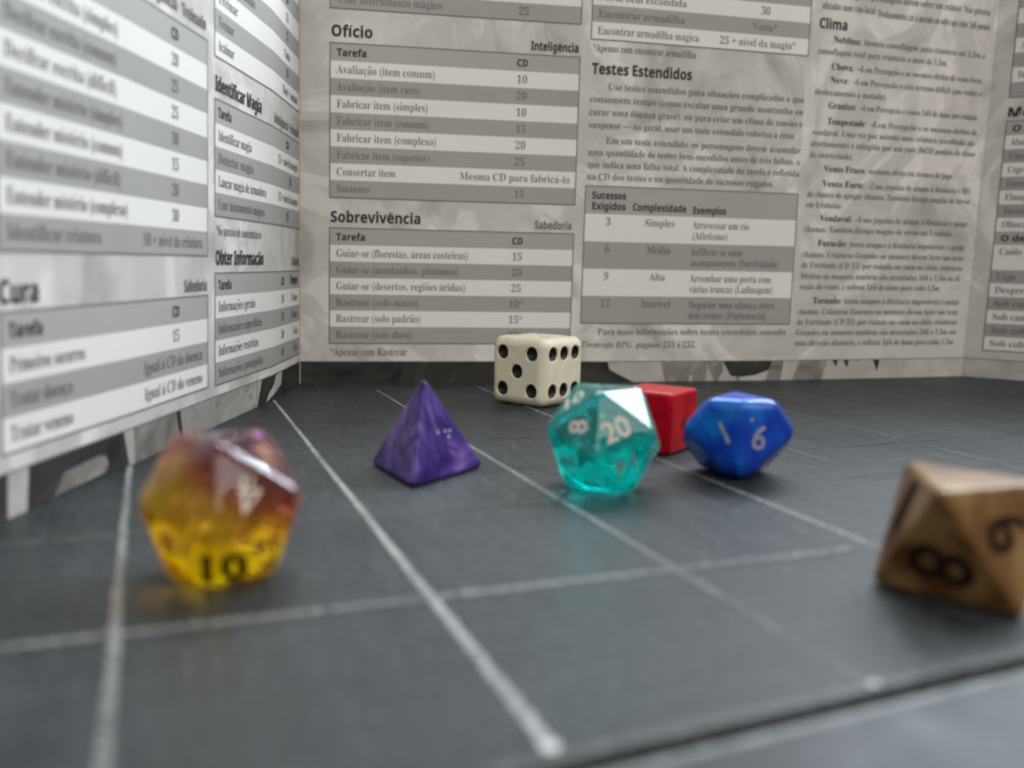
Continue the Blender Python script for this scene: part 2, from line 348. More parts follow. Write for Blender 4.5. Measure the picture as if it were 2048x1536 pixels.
PM = [MW, MG, MH, MK, MKG, MHD, MD, MM, MP, MML]       # slots of every printed mesh
WHITE, GREY, HEAD, INK, INKG, HINK, DARK, MID, PALE, MIDL = range(10)
class Print:
    """flat print on one panel, x runs left to right as read; on the left panel x = -s"""
    def __init__(s, k): s.k = k; s.b = Buf(); s.sg = -1 if k == 'left' else 1
    def pt(s, x, z, off): return on(s.k, x * s.sg, z, off)
    def quadstrip(s, x0, x1, z0, z1, m, off):
        a, c = sorted((x0 * s.sg, x1 * s.sg)); st = [a] + [q for q in STN[s.k] if a < q < c] + [c]
        vs = [on(s.k, q, z, off) for q in st for z in (z0, z1)]
        s.b.add(vs, [(2 * i, 2 * i + 2, 2 * i + 3, 2 * i + 1) for i in range(len(st) - 1)], m)
    def poly(s, pts, m, off):
        xs = [abs(a[0]) for a in pts]; knots = [q * s.sg for q in STN[s.k] if min(xs) < q < max(xs)]
        def clip(ps, k, side):
            out = []
            for (ax, az), (bx, bz) in zip(ps, ps[1:] + ps[:1]):
                ia = (ax - k) * side >= 0; ib = (bx - k) * side >= 0
                if ia: out.append((ax, az))
                if ia != ib: t = (k - ax) / (bx - ax); out.append((k, az + (bz - az) * t))
            return out
        parts = [pts]
        for k in knots:
            nxt = []
            for q in parts:
                for side in (1, -1):
                    c = clip(q, k, side)
                    if len(c) > 2 and max(a[0] for a in c) - min(a[0] for a in c) > 1e-6: nxt.append(c)
            parts = nxt
        for q in parts: s.b.add([s.pt(x, z, off) for x, z in q], [tuple(range(len(q)))], m)
    def text(s, st, x, z, size, style='serif', x1=None, align='l', m=INK, justify=False, sx=None):
        for v, f, gx, kx in layout(st, style, size, x, x1, align, justify, sx):
            s.b.add([s.pt(gx + p[0] * kx, z + p[1] * size, 0.11) for p in v], f, m)
    def frame(s, x0, x1, z0, z1, w=0.28):
        for a in ((x0 - w, x0, z0 - w, z1 + w), (x1, x1 + w, z0 - w, z1 + w), (x0, x1, z1, z1 + w), (x0, x1, z0 - w, z0)): s.quadstrip(*a, INK, 0.085)
    def head(s, *a, **k):
        q = Print(s.k); q.text(*a, **k); q.done('printed_heading')
    def note(s, *a, **k):
        q = Print(s.k); q.text(*a, **k); q.done('printed_footnote')
    def done(s, name='printed_table', par=None):
        if not s.b.v: return None
        return sobj(name, s.b, PM, par or panels[s.k])
P0 = 4.03
def rows_table(k, x0, x1, zbot, rows, name='printed_table', cdx=None, rightx=None, top=None, headcol=None, pitch=P0, lead=1.15, tx=1.4, size=2.8, alt0=1):
    """banded table; rows top to bottom: (left text, left end x or None, right text, kind) kind h=head"""
    p = Print(k); n = len(rows); z = zbot
    for i, r in enumerate(reversed(rows)):
        kind = r[3]; m = HEAD if kind == 'h' else (WHITE if kind == 'w' else GREY); hgt = pitch * (r[4] if len(r) > 4 else 1)
        p.quadstrip(x0, x1, z, z + hgt, m, 0.05); ink = {'h': HINK, 'w': INK, 'g': INKG}[kind]; st = 'bold' if kind == 'h' else 'serif'
        base = z + hgt - pitch + lead
        if r[0]: p.text(r[0], x0 + tx, base, size * (0.86 if kind == 'h' else 1), st, r[1], m=ink)
        if r[2]:
            rt = r[2]
            if isinstance(rt, tuple): p.text(rt[0], rt[1], base, size * (0.86 if kind == 'h' else 1), st, align=rt[2] if len(rt) > 2 else 'c', m=ink)
            else: p.text(rt, cdx, base, size * (0.86 if kind == 'h' else 1), st, align='c', m=ink)
        z += hgt
    p.frame(x0, x1, zbot, z)
    return p, z

# --- centre panel, first column
p, z = rows_table('centre', 7.4, 68.8, 46.05, [('Tarefa', 16.0, 'CD', 'h'), ('Avaliação (item comum)', 32.6, '10', 'w'), ('Avaliação (item raro)', 29.0, '20', 'g'), ('Fabricar item (simples)', 31.0, '10', 'w'),
    ('Fabricar item (comum)', 31.3, '15', 'g'), ('Fabricar item (complexo)', 33.2, '20', 'w'), ('Fabricar item (superior)', 31.6, '25', 'g'), ('Consertar item', 23.2, ('Mesma CD para fabricá-lo', 67.4, 'r'), 'w'), ('Sustento', 16.9, '15', 'g')], cdx=54.3)
p.done()
p = Print('centre'); p.head('Ofício', 7.4, 84.0, 3.65, 'bold', 17.4, m=HINK); p.head('Inteligência', 56.3, 83.6, 2.9, 'bold', 68.6, m=HINK)
p.head('Sobrevivência', 7.4, 40.0, 3.65, 'bold', 29.7, m=HINK); p.head('Sabedoria', 58.6, 39.6, 2.8, 'bold', 68.4, m=INK); p.note('*Apenas com Rastrear', 7.5, 7.0, 2.8, x1=26.6); p.done('printed_paragraph')
p, z = rows_table('centre', 7.4, 68.8, 10.2, [('Tarefa', 16.0, 'CD', 'h'), ('Guiar-se (florestas, áreas costeiras)', 41.8, '15', 'w'), ('Guiar-se (montanhas, pântanos)', 39.4, '20', 'g'), ('Guiar-se (desertos, regiões áridas)', 41.2, '25', 'w'),
    ('Rastrear (solo macio)', 29.4, '10*', 'g'), ('Rastrear (solo padrão)', 30.0, '15*', 'w'), ('Rastrear (solo duro)', 28.0, '20*', 'g')], cdx=54.3)
p.done()
p, z = rows_table('centre', 7.4, 68.8, 90.6, [('Lançar magia em combate', 32.0, '20', 'g'), ('Usar instrumento comum', 31.0, '20', 'w'), ('Usar instrumento mágico', 34.0, '25', 'g')], cdx=54.3)
p.done()
# --- centre panel, second column
p, z = rows_table('centre', 71.8, 132.0, 87.2, [('Encontrar porta secreta', 100, '20', 'w'), ('Encontrar passagem', 96, '25', 'g'), ('Porta bem escondida', 96.8, '30', 'w'), ('Encontrar armadilha', 96.5, 'Varia*', 'g'), ('Encontrar armadilha mágica', 100.6, ('25 + nível da magia*', 128.2, 'r'), 'w')], cdx=119.0, pitch=4.1)
p.done()
p = Print('centre'); p.note('*Apenas com encontrar armadilha', 72.2, 84.2, 2.6, x1=100.0)
p.head('Testes Estendidos', 72.1, 78.7, 3.65, 'bold', 99.2, m=HINK)
body = [(76.5, 'Use testes estendidos para situações complicadas e que', 1), (71.8, 'consomem tempo (como escalar uma grande montanha ou', 1), (71.8, 'curar uma doença grave), ou para criar um clima de tensão e', 1),
        (71.8, 'suspense — no geral, usar um teste estendido valoriza a cena.', 130.0)]
for i, (x, t, j) in enumerate(body):
    p.text(t, x, 74.9 - i * 3.18, 2.45, x1=131.9 if j == 1 else j, justify=False)
p.done('printed_paragraph'); p = Print('centre')
body = [(76.5, 'Em um teste estendido, os personagens devem acumular', 1), (71.8, 'uma quantidade de testes bem-sucedidos antes de três falhas, o', 1), (71.8, 'que indica uma falha total. A complexidade da tarefa é refletida', 1), (71.8, 'na CD dos testes e na quantidade de sucessos exigidos.', 124.5)]
for i, (x, t, j) in enumerate(body):
    p.text(t, x, 61.6 - i * 3.05, 2.45, x1=131.9 if j == 1 else j)
p.done('printed_paragraph'); p = Print('centre')
p.text('Para mais informações sobre testes estendidos, consulte', 76.3, 12.6, 2.45, x1=131.2)
p.text('Tormenta RPG', 71.9, 9.2, 2.45, 'italic', 86.0); p.text(', páginas 231 e 232.', 86.1, 9.2, 2.45, x1=104.4)
p.done('printed_paragraph')
p = Print('centre'); zb = 15.7
for i, m in enumerate((GREY, WHITE, GREY, WHITE)): p.quadstrip(71.8, 131.8, zb + i * 7.02, zb + (i + 1) * 7.02, m, 0.05)
p.quadstrip(71.8, 131.8, zb + 28.08, 50.7, HEAD, 0.05); p.frame(71.8, 131.8, zb, 50.7)
p.text('Sucessos', 73.4, 47.6, 2.6, 'bold', 82.6, m=HINK); p.text('Exigidos', 73.4, 44.9, 2.6, 'bold', 82.6, m=HINK); p.text('Complexidade', 84.4, 44.9, 2.6, 'bold', 99.6, m=HINK); p.text('Exemplos', 101.3, 44.6, 2.6, 'bold', 111.0, m=HINK)
for i, (a, b_, c, d, w1, w2) in enumerate([('3', 'Simples', 'Atravessar um rio', '(Atletismo)', 117.9, 111.8), ('6', 'Média', 'Infiltrar-se num', 'acampamento (Furtividade)', 116.4, 127.5), ('9', 'Alta', 'Arrombar uma porta com', 'várias trancas (Ladinagem)', 125.4, 126.0), ('12', 'Incrível', 'Negociar uma aliança entre', 'dois reinos (Diplomacia)', 127.0, 124.6)]):
    zz = zb + 28.08 - 7.02 * i - 3.0; m = INK if i % 2 == 0 else INKG
    p.text(a, 78.0, zz + .2, 2.85, align='c', m=m); p.text(b_, 92.2, zz + .2, 2.85, align='c', m=m); p.text(c, 101.5, zz, 2.85, x1=w1, m=m); p.text(d, 101.5, zz - 2.85, 2.85, x1=w2, m=m)
p.done()
# --- centre panel, third column
p = Print('centre'); p.text('afetadas num raio local.', 135.4, 99.6, 2.75, x1=152.0); p.text('camuflagem e personagens devem sofrer um redutor. Não precisa', 139, 103.0, 2.75, x1=189.5)
p.text('Deslocamento cai à metade ou sofre um valor 1d6 pontos', 152.5, 99.0, 2.75, x1=190); p.head('Clima', 134.8, 94.6, 3.6, 'bold', 143.6, m=HINK)
clima = [(139.5, 91.2, 'Neblina:', 'fornece camuflagem para criaturas até 1,5m, e', 189.3, 149), (135.0, 88.0, '', 'camuflagem total para criaturas a mais de 1,5m.', 176.5, 0), (139.4, 84.2, 'Chuva:', '–4 em Percepção e os mesmos efeitos de vento forte.', 189.3, 147.4),
 (139.3, 80.7, 'Neve:', '–4 em Percepção e cria terreno difícil (que reduz o', 189.3, 146.2), (134.9, 77.4, '', 'deslocamento à metade).', 157.5, 0), (139.3, 74.0, 'Granizo:', '–4 em Percepção e causa 1d4 de dano por rodada.', 189.0, 149.0),
 (139.4, 69.8, 'Tempestade:', '–8 em Percepção e os mesmos efeitos de', 189.2, 152.6), (134.9, 66.8, '', 'vendaval. Uma vez por minuto uma criatura (escolhida ale-', 189.2, 0), (134.8, 63.8, '', 'atoriamente) é atingida por um raio (8d10 pontos de dano', 189.2, 0), (134.7, 60.8, '', 'de eletricidade).', 148.4, 0),
 (139.4, 57.2, 'Vento Fraco:', 'nenhum efeito em termos de jogo.', 182.2, 153.6), (139.3, 53.2, 'Vento Forte:', '–2 nas jogadas de ataque à distância e 50%', 189.0, 153.6), (134.7, 50.3, '', 'de chance de apagar chamas. Também dissipa magias de névoa', 189.0, 0), (134.6, 47.5, '', 'em 4 rodadas.', 146.0, 0),
 (139.2, 43.9, 'Vendaval:', '–4 nas jogadas de ataque à distância e apaga', 189.0, 150.4), (134.6, 40.9, '', 'chamas. Também dissipa magias de névoa em 1 rodada.', 184.0, 0), (139.1, 37.1, 'Furacão:', 'torna ataques à distância impossíveis e apaga', 188.9, 149.4), (134.5, 34.0, '', 'chamas. Criaturas Grandes ou menores devem fazer um teste', 188.9, 0),
 (134.4, 31.1, '', 'de Fortitude (CD 15) por rodada ou caem no chão; criaturas', 188.9, 0), (134.4, 28.1, '', 'Médias ou menores também são arrastadas 1d4 x 1,5m na di-', 188.9, 0), (134.3, 25.2, '', 'reção do vento, e sofrem 1d4 de dano para cada 1,5m.', 181.5, 0), (138.8, 21.3, 'Tornado:', 'torna ataques à distância impossíveis e apaga', 188.8, 149.0),
 (134.3, 18.3, '', 'chamas. Criaturas Enormes ou menores devem fazer um teste', 188.8, 0), (134.2, 15.4, '', 'de Fortitude (CD 25) por rodada ou caem no chão; criaturas', 188.8, 0), (134.1, 12.5, '', 'Grandes ou menores também são arrastadas 2d6 x 1,5m em', 188.8, 0), (134.0, 9.6, '', 'uma direção aleatória, e sofrem 1d4 de dano para cada 1,5m.', 188.6, 0)]
for x, zt, bold, t, xe, bx in clima:
    if bold: p.done('printed_paragraph'); p = Print('centre')
    if bold: p.text(bold, x, zt, 2.5, 'sbold', bx - 0.9, m=HINK)
    p.text(t, bx if bold else x, zt, 2.35, x1=xe)
p.done('printed_paragraph')
# --- right panel
rt = [('O atacante está', 1), ('Abalado', 0), ('Cego', 1), ('Caído', 0)]
p, z = rows_table('right', 5.1, 60, 8.3, [('O atacante está...', 32, '', 'h'), ('Abalado', 13.5, '', 'w'), ('Cansado', 14, '', 'g'), ('Cego', 10.5, '', 'w'), ('Enredado', 15, '', 'g'), ('Flanqueando', 18.5, '', 'w'), ('Invisível', 14.6, '', 'g'), ('Ofuscado', 15, '', 'w'), ('O defensor está...', 31, '', 'h'),
    ('Caído', 12.4, '', 'w', 1.85), ('Cego', 11.5, '', 'g'), ('Desprevenido', 21, '', 'w'), ('Sob camuflagem', 25, '', 'g'), ('Sob camuflagem total', 30, '', 'w'), ('Sob cobertura', 23, '', 'g'), ('Sob cobertura total', 29, '', 'w')], pitch=3.87, lead=1.1)
p.done()
p = Print('right'); p.head('Modificadores', 4.8, 74.9, 3.6, 'bold', 34, m=HINK); p.done('printed_paragraph')
p, z = rows_table('right', 5.1, 60, 80.4, [('Abalado', 13.5, '', 'w'), ('Cansado', 14, '', 'g'), ('Imóvel', 13, '', 'w'), ('Atacante', 15, '', 'g'), ('Atacado', 15, '', 'w'), ('', None, '', 'g'), ('Invisível', 15, '', 'w'), ('', None, '', 'g')])
p.done()
# --- left panel (x = -distance from the corner)
p, z = rows_table('left', -61.6, -0.5, 7.6, [('Tarefa', -53.5, ('CD', -19.0), 'h'), ('Informações gerais', -39.8, ('10', -19.0), 'w'), ('Informações específicas', -35.6, ('20', -19.0), 'g'), ('Informações restritas', -38, ('30', -19.0), 'w'), ('Informações protegidas', -35.0, ('40', -19.0), 'g')])
for i, t in enumerate(['1 dia', '1 dia', '1 hora', '1 hora', 'Tempo']): p.text(t, -3.0, 7.6 + P0 * i + 1.15, 2.8, 'bold' if i == 4 else 'serif', align='r', m=[INKG, INK, INKG, INK, HINK][i])
p.done()
p, z = rows_table('left', -61.6, -0.5, 38.2, [('Tarefa', -53.5, ('CD', -14.0), 'h'), ('Identificar magia', -42.0, ('15 + nível da magia', -2.5, 'r'), 'w'), ('Detectar magia', -41.0, ('20', -11.0), 'g'), ('Lançar magia de armadura', -33.0, ('15 + nível da magia', -2.5, 'r'), 'w'), ('Usar instrumento mágico', -34.0, ('20', -14.0), 'g')])
p.done()
p, z = rows_table('left', -61.6, -0.5, 65.9, [('Acalmar', -52, ('Nível + vontade', -2.5, 'r'), 'w'), ('Treinar', -52, ('20', -14.0), 'g'), ('Treinar', -50, ('Varia', -14.0), 'w'), ('Lidar com animais', -40, ('25', -14), 'g'), ('Cavalgar', -48, ('15', -14), 'w'), ('Tarefa', -53, ('CD', -14), 'h'), ('Montar', -50, ('15', -14), 'w'), ('Montar', -50, ('15', -14), 'g')][::-1])
p.done()
p, z = rows_table('left', -125.2, -65.4, 7.8, [('Tarefa', -117.0, ('CD', -79.0), 'h'), ('Primeiros socorros', -107.4, ('15', -79.0), 'w'), ('Tratar doença', -110.5, ('Igual à CD da doença', -67.8, 'r'), 'g'), ('Tratar veneno', -110.5, ('Igual à CD do veneno', -67.8, 'r'), 'w')])
p.done()
p, z = rows_table('left', -125.2, -65.4, 31.1, [('Tarefa', -117, ('CD', -79.0), 'h'), ('Decifrar escrita (simples)', -98, ('20', -79), 'w'), ('Decifrar escrita (comum)', -98.5, ('25', -79), 'g'), ('Decifrar escrita (difícil)', -98.6, ('25', -79), 'w'),
    ('Entender mistério (simples)', -97.0, ('30', -79), 'g'), ('Entender mistério (comum)', -97.0, ('15', -79), 'w'), ('Entender mistério (difícil)', -97.6, ('20', -79), 'g'), ('Entender mistério (complexo)', -95.6, ('30', -79), 'w'), ('Identificar criatura', -103.0, ('10 + nível da criatura', -67.8, 'r'), 'g')], pitch=4.02)
p.done()
p = Print('left'); p.head('Cura', -125.6, 25.0, 3.8, 'bold', -117.6, m=HINK); p.head('Sabedoria', -75.6, 24.9, 2.8, 'bold', -65.6, m=INK)
p.head('Obter Informação', -61.6, 29.4, 3.65, 'bold', -34.6, m=HINK); p.head('Carisma', -9.5, 29.3, 2.8, 'bold', -1.0, m=INK)
p.head('Identificar Magia', -61.6, 59.9, 3.65, 'bold', -35.8, m=HINK); p.head('Inteligência · Treinado', -27.0, 59.6, 2.8, 'bold', -0.8, m=INK)
p.note('*Só precisa de concentração', -61.2, 34.7, 2.7, x1=-36.1); p.head('Inteligência · Treinado', -92.0, 68.9, 2.8, 'bold', -65.8, m=INK)
p.done('printed_paragraph')
MCREASE = flat('whitened_crease', (0.50, 0.485, 0.46, 1), 0.25, 0.7, 900.0)
for k_, a_, b_ in (('centre', 0.0, 0.28), ('centre', 192.2, 192.5), ('right', 0.02, 0.3), ('left', 0.0, 0.25)):
    cb_ = Buf(); n_ = 60
    for i in range(n_ + 1):
        z_ = 0.3 + (HT - 0.6) * i / n_; w_ = 0.5 + 0.5 * noise.noise(Vector((i * 0.9, a_, 3.3)))
        lo_, hi_ = (a_, a_ + (b_ - a_) * w_) if a_ < 100 else (b_ - (b_ - a_) * w_, b_)
        cb_.v += [on(k_, lo_, z_, 0.035), on(k_, hi_, z_, 0.035)]
    cb_.f = [(2 * i, 2 * i + 1, 2 * i + 3, 2 * i + 2) for i in range(n_)]; cb_.m = [0] * n_
    sobj('worn_crease', cb_, [MCREASE], panels[k_])
# --- strip of art along the foot of the screen, under a thin rule
ZL = 5.35
p = Print('centre'); p.quadstrip(0.2, 79.4, 0.02, ZL, DARK, 0.03)
p.poly([(79.4, ZL), (80.0, 3.4), (82.6, 2.0), (86.8, 0.02), (79.4, 0.02)], DARK, 0.03)
p.poly([(79.4, ZL), (94.5, ZL), (95.8, 0.02), (86.8, 0.02), (82.6, 2.0), (80.0, 3.4)], PALE, 0.03)
p.quadstrip(95.8, 107.8, 0.02, ZL, MID, 0.03)
p.poly([(94.5, ZL), (95.8, ZL), (95.8, 0.02)], MID, 0.03)
p.poly([(107.8, ZL), (131.0, ZL), (131.0, 0.02), (107.8, 0.02)], PALE, 0.03)
p.poly([(103.6, 0.02), (103.9, 1.8), (103.0, 1.6), (102.8, 0.02)], PALE, 0.045)
p.poly([(107.6, ZL), (112.6, ZL), (112.7, 3.0), (111.7, 0.9), (111.5, 0.02), (110.0, 0.02), (109.9, 0.8), (108.5, 3.0)], MID, 0.045)
p.poly([(112.6, ZL), (127.4, ZL), (126.4, 2.9), (122.5, 1.5), (118.5, 1.1), (115.2, 1.3), (114.0, 3.0)], DARK, 0.045)
p.poly([(116.5, 1.15), (118.0, 1.1), (117.6, 0.02), (116.8, 0.02)], MID, 0.05)
p.poly([(126.4, 2.9), (127.4, ZL), (131.0, ZL), (130.2, 0.02), (125.5, 0.02)], MID, 0.042)
p.quadstrip(131.0, 192.2, 0.02, ZL, PALE, 0.03)
p.poly([(134.0, 0.02), (136.0, ZL), (145.0, ZL), (143.5, 0.02)], MID, 0.04)
for a, w, d in ((146.6, 1.9, 3.4), (150.2, 1.9, 3.0), (154.5, 0.8, 4.9), (160.2, 2.2, 1.9)): p.poly([(a, ZL), (a + w, ZL), (a + w * 0.75, d)], DARK, 0.045)
p.quadstrip(0.2, 192.3, ZL, ZL + 0.24, INK, 0.06); p.done('printed_art_strip')
p = Print('right'); p.quadstrip(0.1, 120, 0.02, ZL, PALE, 0.03); p.quadstrip(0.05, 120, ZL, ZL + 0.24, INK, 0.06); p.done('printed_art_strip')
p = Print('left'); p.quadstrip(-150, -0.3, 0.02, ZL, DARK, 0.03)
p.poly([(-94.2, ZL), (-35.5, ZL), (-38.5, 0.02), (-94.0, 0.02)], MID, 0.042)
p.poly([(-78.0, ZL), (-35.5, ZL), (-38.5, 0.02), (-76.5, 0.02)], MIDL, 0.05)
p.poly([(-97.2, ZL), (-94.2, ZL), (-93.9, 0.02), (-95.6, 0.02)], PALE, 0.06)
p.poly([(-79.0, ZL), (-77.2, ZL), (-76.0, 0.02), (-77.2, 0.02)], DARK, 0.06)
p.poly([(-115.0, 0.3), (-112.6, 2.9), (-104.5, 3.3), (-102.4, 3.0), (-101.6, 1.6), (-102.6, 0.6)], MID, 0.055)
p.poly([(-120.8, 0.02), (-120.4, ZL), (-124.4, ZL), (-124.6, 0.02)], PALE, 0.055)
n = 16
def ring(cx, cz, rx, rz, w):
    for i in range(n):
        a0, a1 = 2 * pi * i / n, 2 * pi * (i + 1) / n
        p.poly([(cx + rx * cos(a0), cz + rz * sin(a0)), (cx + rx * cos(a1), cz + rz * sin(a1)), (cx + (rx - w * rx) * cos(a1), cz + (rz - w * rz) * sin(a1)), (cx + (rx - w * rx) * cos(a0), cz + (rz - w * rz) * sin(a0))], PALE, 0.07)
p.poly([(-38.5, 0.02), (-35.5, ZL), (-0.3, ZL), (-0.3, 0.02)], DARK, 0.055)
ring(-42.8, 2.5, 2.6, 1.95, 0.45)
p.poly([(-40.8, ZL), (-36.0, ZL), (-38.6, 0.5), (-40.6, 0.8)], PALE, 0.075); p.poly([(-39.0, ZL), (-38.4, ZL), (-38.6, 1.0), (-39.1, 1.2)], MID, 0.085)
p.poly([(-25.5, 5.0), (-22.0, ZL), (-19.5, ZL), (-20.5, 2.4), (-27.0, 1.2), (-33.0, 0.1), (-31.0, 1.9), (-27.5, 3.2)], PALE, 0.075)
p.quadstrip(-190, -0.05, ZL, ZL + 0.24, INK, 0.09); p.done('printed_art_strip')

# ------------------------------------------------------------------ dice
def hull_faces(V):
    V = [Vector(v) for v in V]; fs = set(); n = len(V)
    for a, b, c in combinations(range(n), 3):
        nn = (V[b] - V[a]).cross(V[c] - V[a])
        if nn.length < 1e-9: continue
        nn.normalize(); d = [(v - V[a]).dot(nn) for v in V]
        if max(d) < 1e-5 or min(d) > -1e-5:
            if min(d) > -1e-5: nn = -nn
            idx = [i for i in range(n) if abs(d[i]) < 1e-5]; ce = sum((V[i] for i in idx), Vector()) / len(idx); u = (V[idx[0]] - ce).normalized(); w = nn.cross(u)
            o = sorted(idx, key=lambda i: atan2((V[i] - ce).dot(w), (V[i] - ce).dot(u))); m = o.index(min(o)); fs.add(tuple(o[m:] + o[:m]))
    return sorted(fs)
ph = (1 + 5 ** .5) / 2
ICO = [(0, s, t * ph) for s in (1, -1) for t in (1, -1)]; ICO += [(z, x, y) for x, y, z in ICO] + [(y, z, x) for x, y, z in ICO]; ICO = [tuple(c / 2 for c in v) for v in ICO]
OCT = [tuple(c / sqrt(2) for c in v) for v in [(1, 0, 0), (-1, 0, 0), (0, 1, 0), (0, -1, 0), (0, 0, 1), (0, 0, -1)]]
TET = [tuple(c / sqrt(8) for c in v) for v in [(1, 1, 1), (1, -1, -1), (-1, 1, -1), (-1, -1, 1)]]
def trapezohedron():
    V = [Vector((cos(i * pi / 5), sin(i * pi / 5), 0.105 * (1 if i % 2 else -1))) for i in range(10)]
    n = (V[0] - V[1]).cross(V[9] - V[1]); z = V[1].dot(n) / n.z
    return [tuple(v) for v in V] + [(0, 0, z), (0, 0, -z)]
def dodeca():
    V = [(a, b, c) for a in (1, -1) for b in (1, -1) for c in (1, -1)]
    for a in (1, -1):
        for b in (1, -1): V += [(0, a / ph, b * ph), (a / ph, b * ph, 0), (a * ph, 0, b / ph)]
    return V
def rest(V, F, a, yaw):
    """scaled, resting on its first face, turned by yaw; its footprint centre at the origin (mm)"""
    V = [Vector(v) for v in V]; f = F[0]; n = (V[f[1]] - V[f[0]]).cross(V[f[2]] - V[f[0]]).normalized()
    if n.dot(V[f[0]]) < 0: n = -n
    z = Vector((0, 0, -1)); R = (Matrix.Rotation(pi, 3, 'X') if n.dot(z) < -0.999999 else Matrix.Identity(3) if n.dot(z) > 0.999999 else Matrix.Rotation(n.angle(z), 3, n.cross(z)))
    Wv = [R @ v for v in V]; mz = min(v.z for v in Wv); cx = sum(v.x for v in Wv) / len(Wv); cy2 = sum(v.y for v in Wv) / len(Wv)
    R2 = Matrix.Rotation(yaw, 3, 'Z')
    return [R2 @ Vector(((v.x - cx) * a, (v.y - cy2) * a, (v.z - mz) * a)) for v in Wv]
def body(name, V, F, bev, m, parent, segs=4, smooth=True):
    bm = bmesh.new(); vs = [bm.verts.new(v * K) for v in V]
    for f in F: bm.faces.new([vs[i] for i in f])
    bmesh.ops.recalc_face_normals(bm, faces=bm.faces[:])
    bmesh.ops.bevel(bm, geom=bm.edges[:] + bm.verts[:], offset=bev * K, segments=segs, profile=0.5, affect='EDGES')
    zmin = min(v.co.z for v in bm.verts)
    for v in bm.verts: v.co.z -= zmin - 0.00006
    me = bpy.data.meshes.new(name); bm.to_mesh(me); bm.free(); me.materials.append(m)
    big = sorted((p.area for p in me.polygons), reverse=True)[len(F) - 1] * 0.9
    for p in me.polygons: p.use_smooth = True
    o = bpy.data.objects.new(name, me); COL.objects.link(o); o.parent = parent
    md = o.modifiers.new('wn', 'WEIGHTED_NORMAL'); md.weight = 100; md.keep_sharp = False
    return o
def face_frame(V, f):
    ce = sum((V[i] for i in f), Vector()) / len(f); n = (V[f[1]] - V[f[0]]).cross(V[f[2]] - V[f[1]]).normalized(); bc = sum(V, Vector()) / len(V)
    return ce, (n if n.dot(ce - bc) > 0 else -n)
def number(V, f, txt, size, m, parent, up=None, turn=0.0, shift=(0, 0), style='fat', off=0.05, sx=1.0, underline=False, name='number'):
    """digits lying on face f; up = index of the vertex the digit tops point to"""
    ce, n = face_frame(V, f)
    u = ((V[up] - ce) if up is not None else Vector((0, 0, 1))); u = (u - n * u.dot(n)).normalized(); u = Matrix.Rotation(turn, 3, n) @ u; r = u.cross(n)
    b = Buf()
    for v, fs, gx, kx in layout(txt, style, size, 0, None, 'c', sx=sx, res=4):
        b.add([tuple(ce + r * (gx + p[0] * kx + shift[0]) + u * ((p[1] - 0.35) * size + shift[1]) + n * off) for p in v], fs)
    if underline:
        b.add([tuple(ce + r * x + u * y + n * off) for x, y in ((-0.25 * size, -0.5 * size), (0.25 * size, -0.5 * size), (0.25 * size, -0.42 * size), (-0.25 * size, -0.42 * size))], [(0, 1, 2, 3)])
    o = mesh_obj(name, b.v, b.f, m, parent=parent); return o
def find(V, F, idx): return next(f for f in F if set(f) == set(idx))

def resin(name, stops_fn, rough=0.03, trans=0.9, vol=None):
    m = mat(name, rough=rough, IOR=1.47, Specular_IOR_Level=0.24)
    if vol:
        vs = m.node_tree.nodes.new('ShaderNodeVolumeScatter'); vs.inputs['Color'].default_value = vol[0]; vs.inputs['Density'].default_value = vol[1]; vs.inputs['Anisotropy'].default_value = 0.35
        L(m, vs.outputs[0], m.node_tree.nodes['Material Output'].inputs['Volume'])
    p = P(m); p.inputs['Transmission Weight'].default_value = trans
    L(m, stops_fn(m), p.inputs['Base Color']); return m
M_GLINT = mat('glint_mirror', (0.9, 0.9, 0.9, 1), 0.06, Metallic=1.0)
def add_glints(d, r_in, cz, n, seed):  # added mirror beads stand in for reflections inside the resin
    rnd = random.Random(seed); bm = bmesh.new()
    for _ in range(n):
        while True:
            p = Vector([rnd.uniform(-1, 1) for _ in range(3)])
            if p.length < 1: break
        p = p * r_in + Vector((0, 0, cz)); s_ = rnd.uniform(0.10, 0.30)
        bmesh.ops.create_icosphere(bm, subdivisions=2, radius=s_ * K, matrix=Matrix.Translation(p * K) @ Matrix.Diagonal((1, rnd.uniform(.6, 1.4), rnd.uniform(.6, 1.2), 1)))
    me = bpy.data.meshes.new('glint_beads'); bm.to_mesh(me); bm.free(); me.materials.append(M_GLINT)
    for p in me.polygons: p.use_smooth = True
    o = bpy.data.objects.new('glint_beads', me); COL.objects.link(o); o.parent = d; o['kind'] = 'stuff'
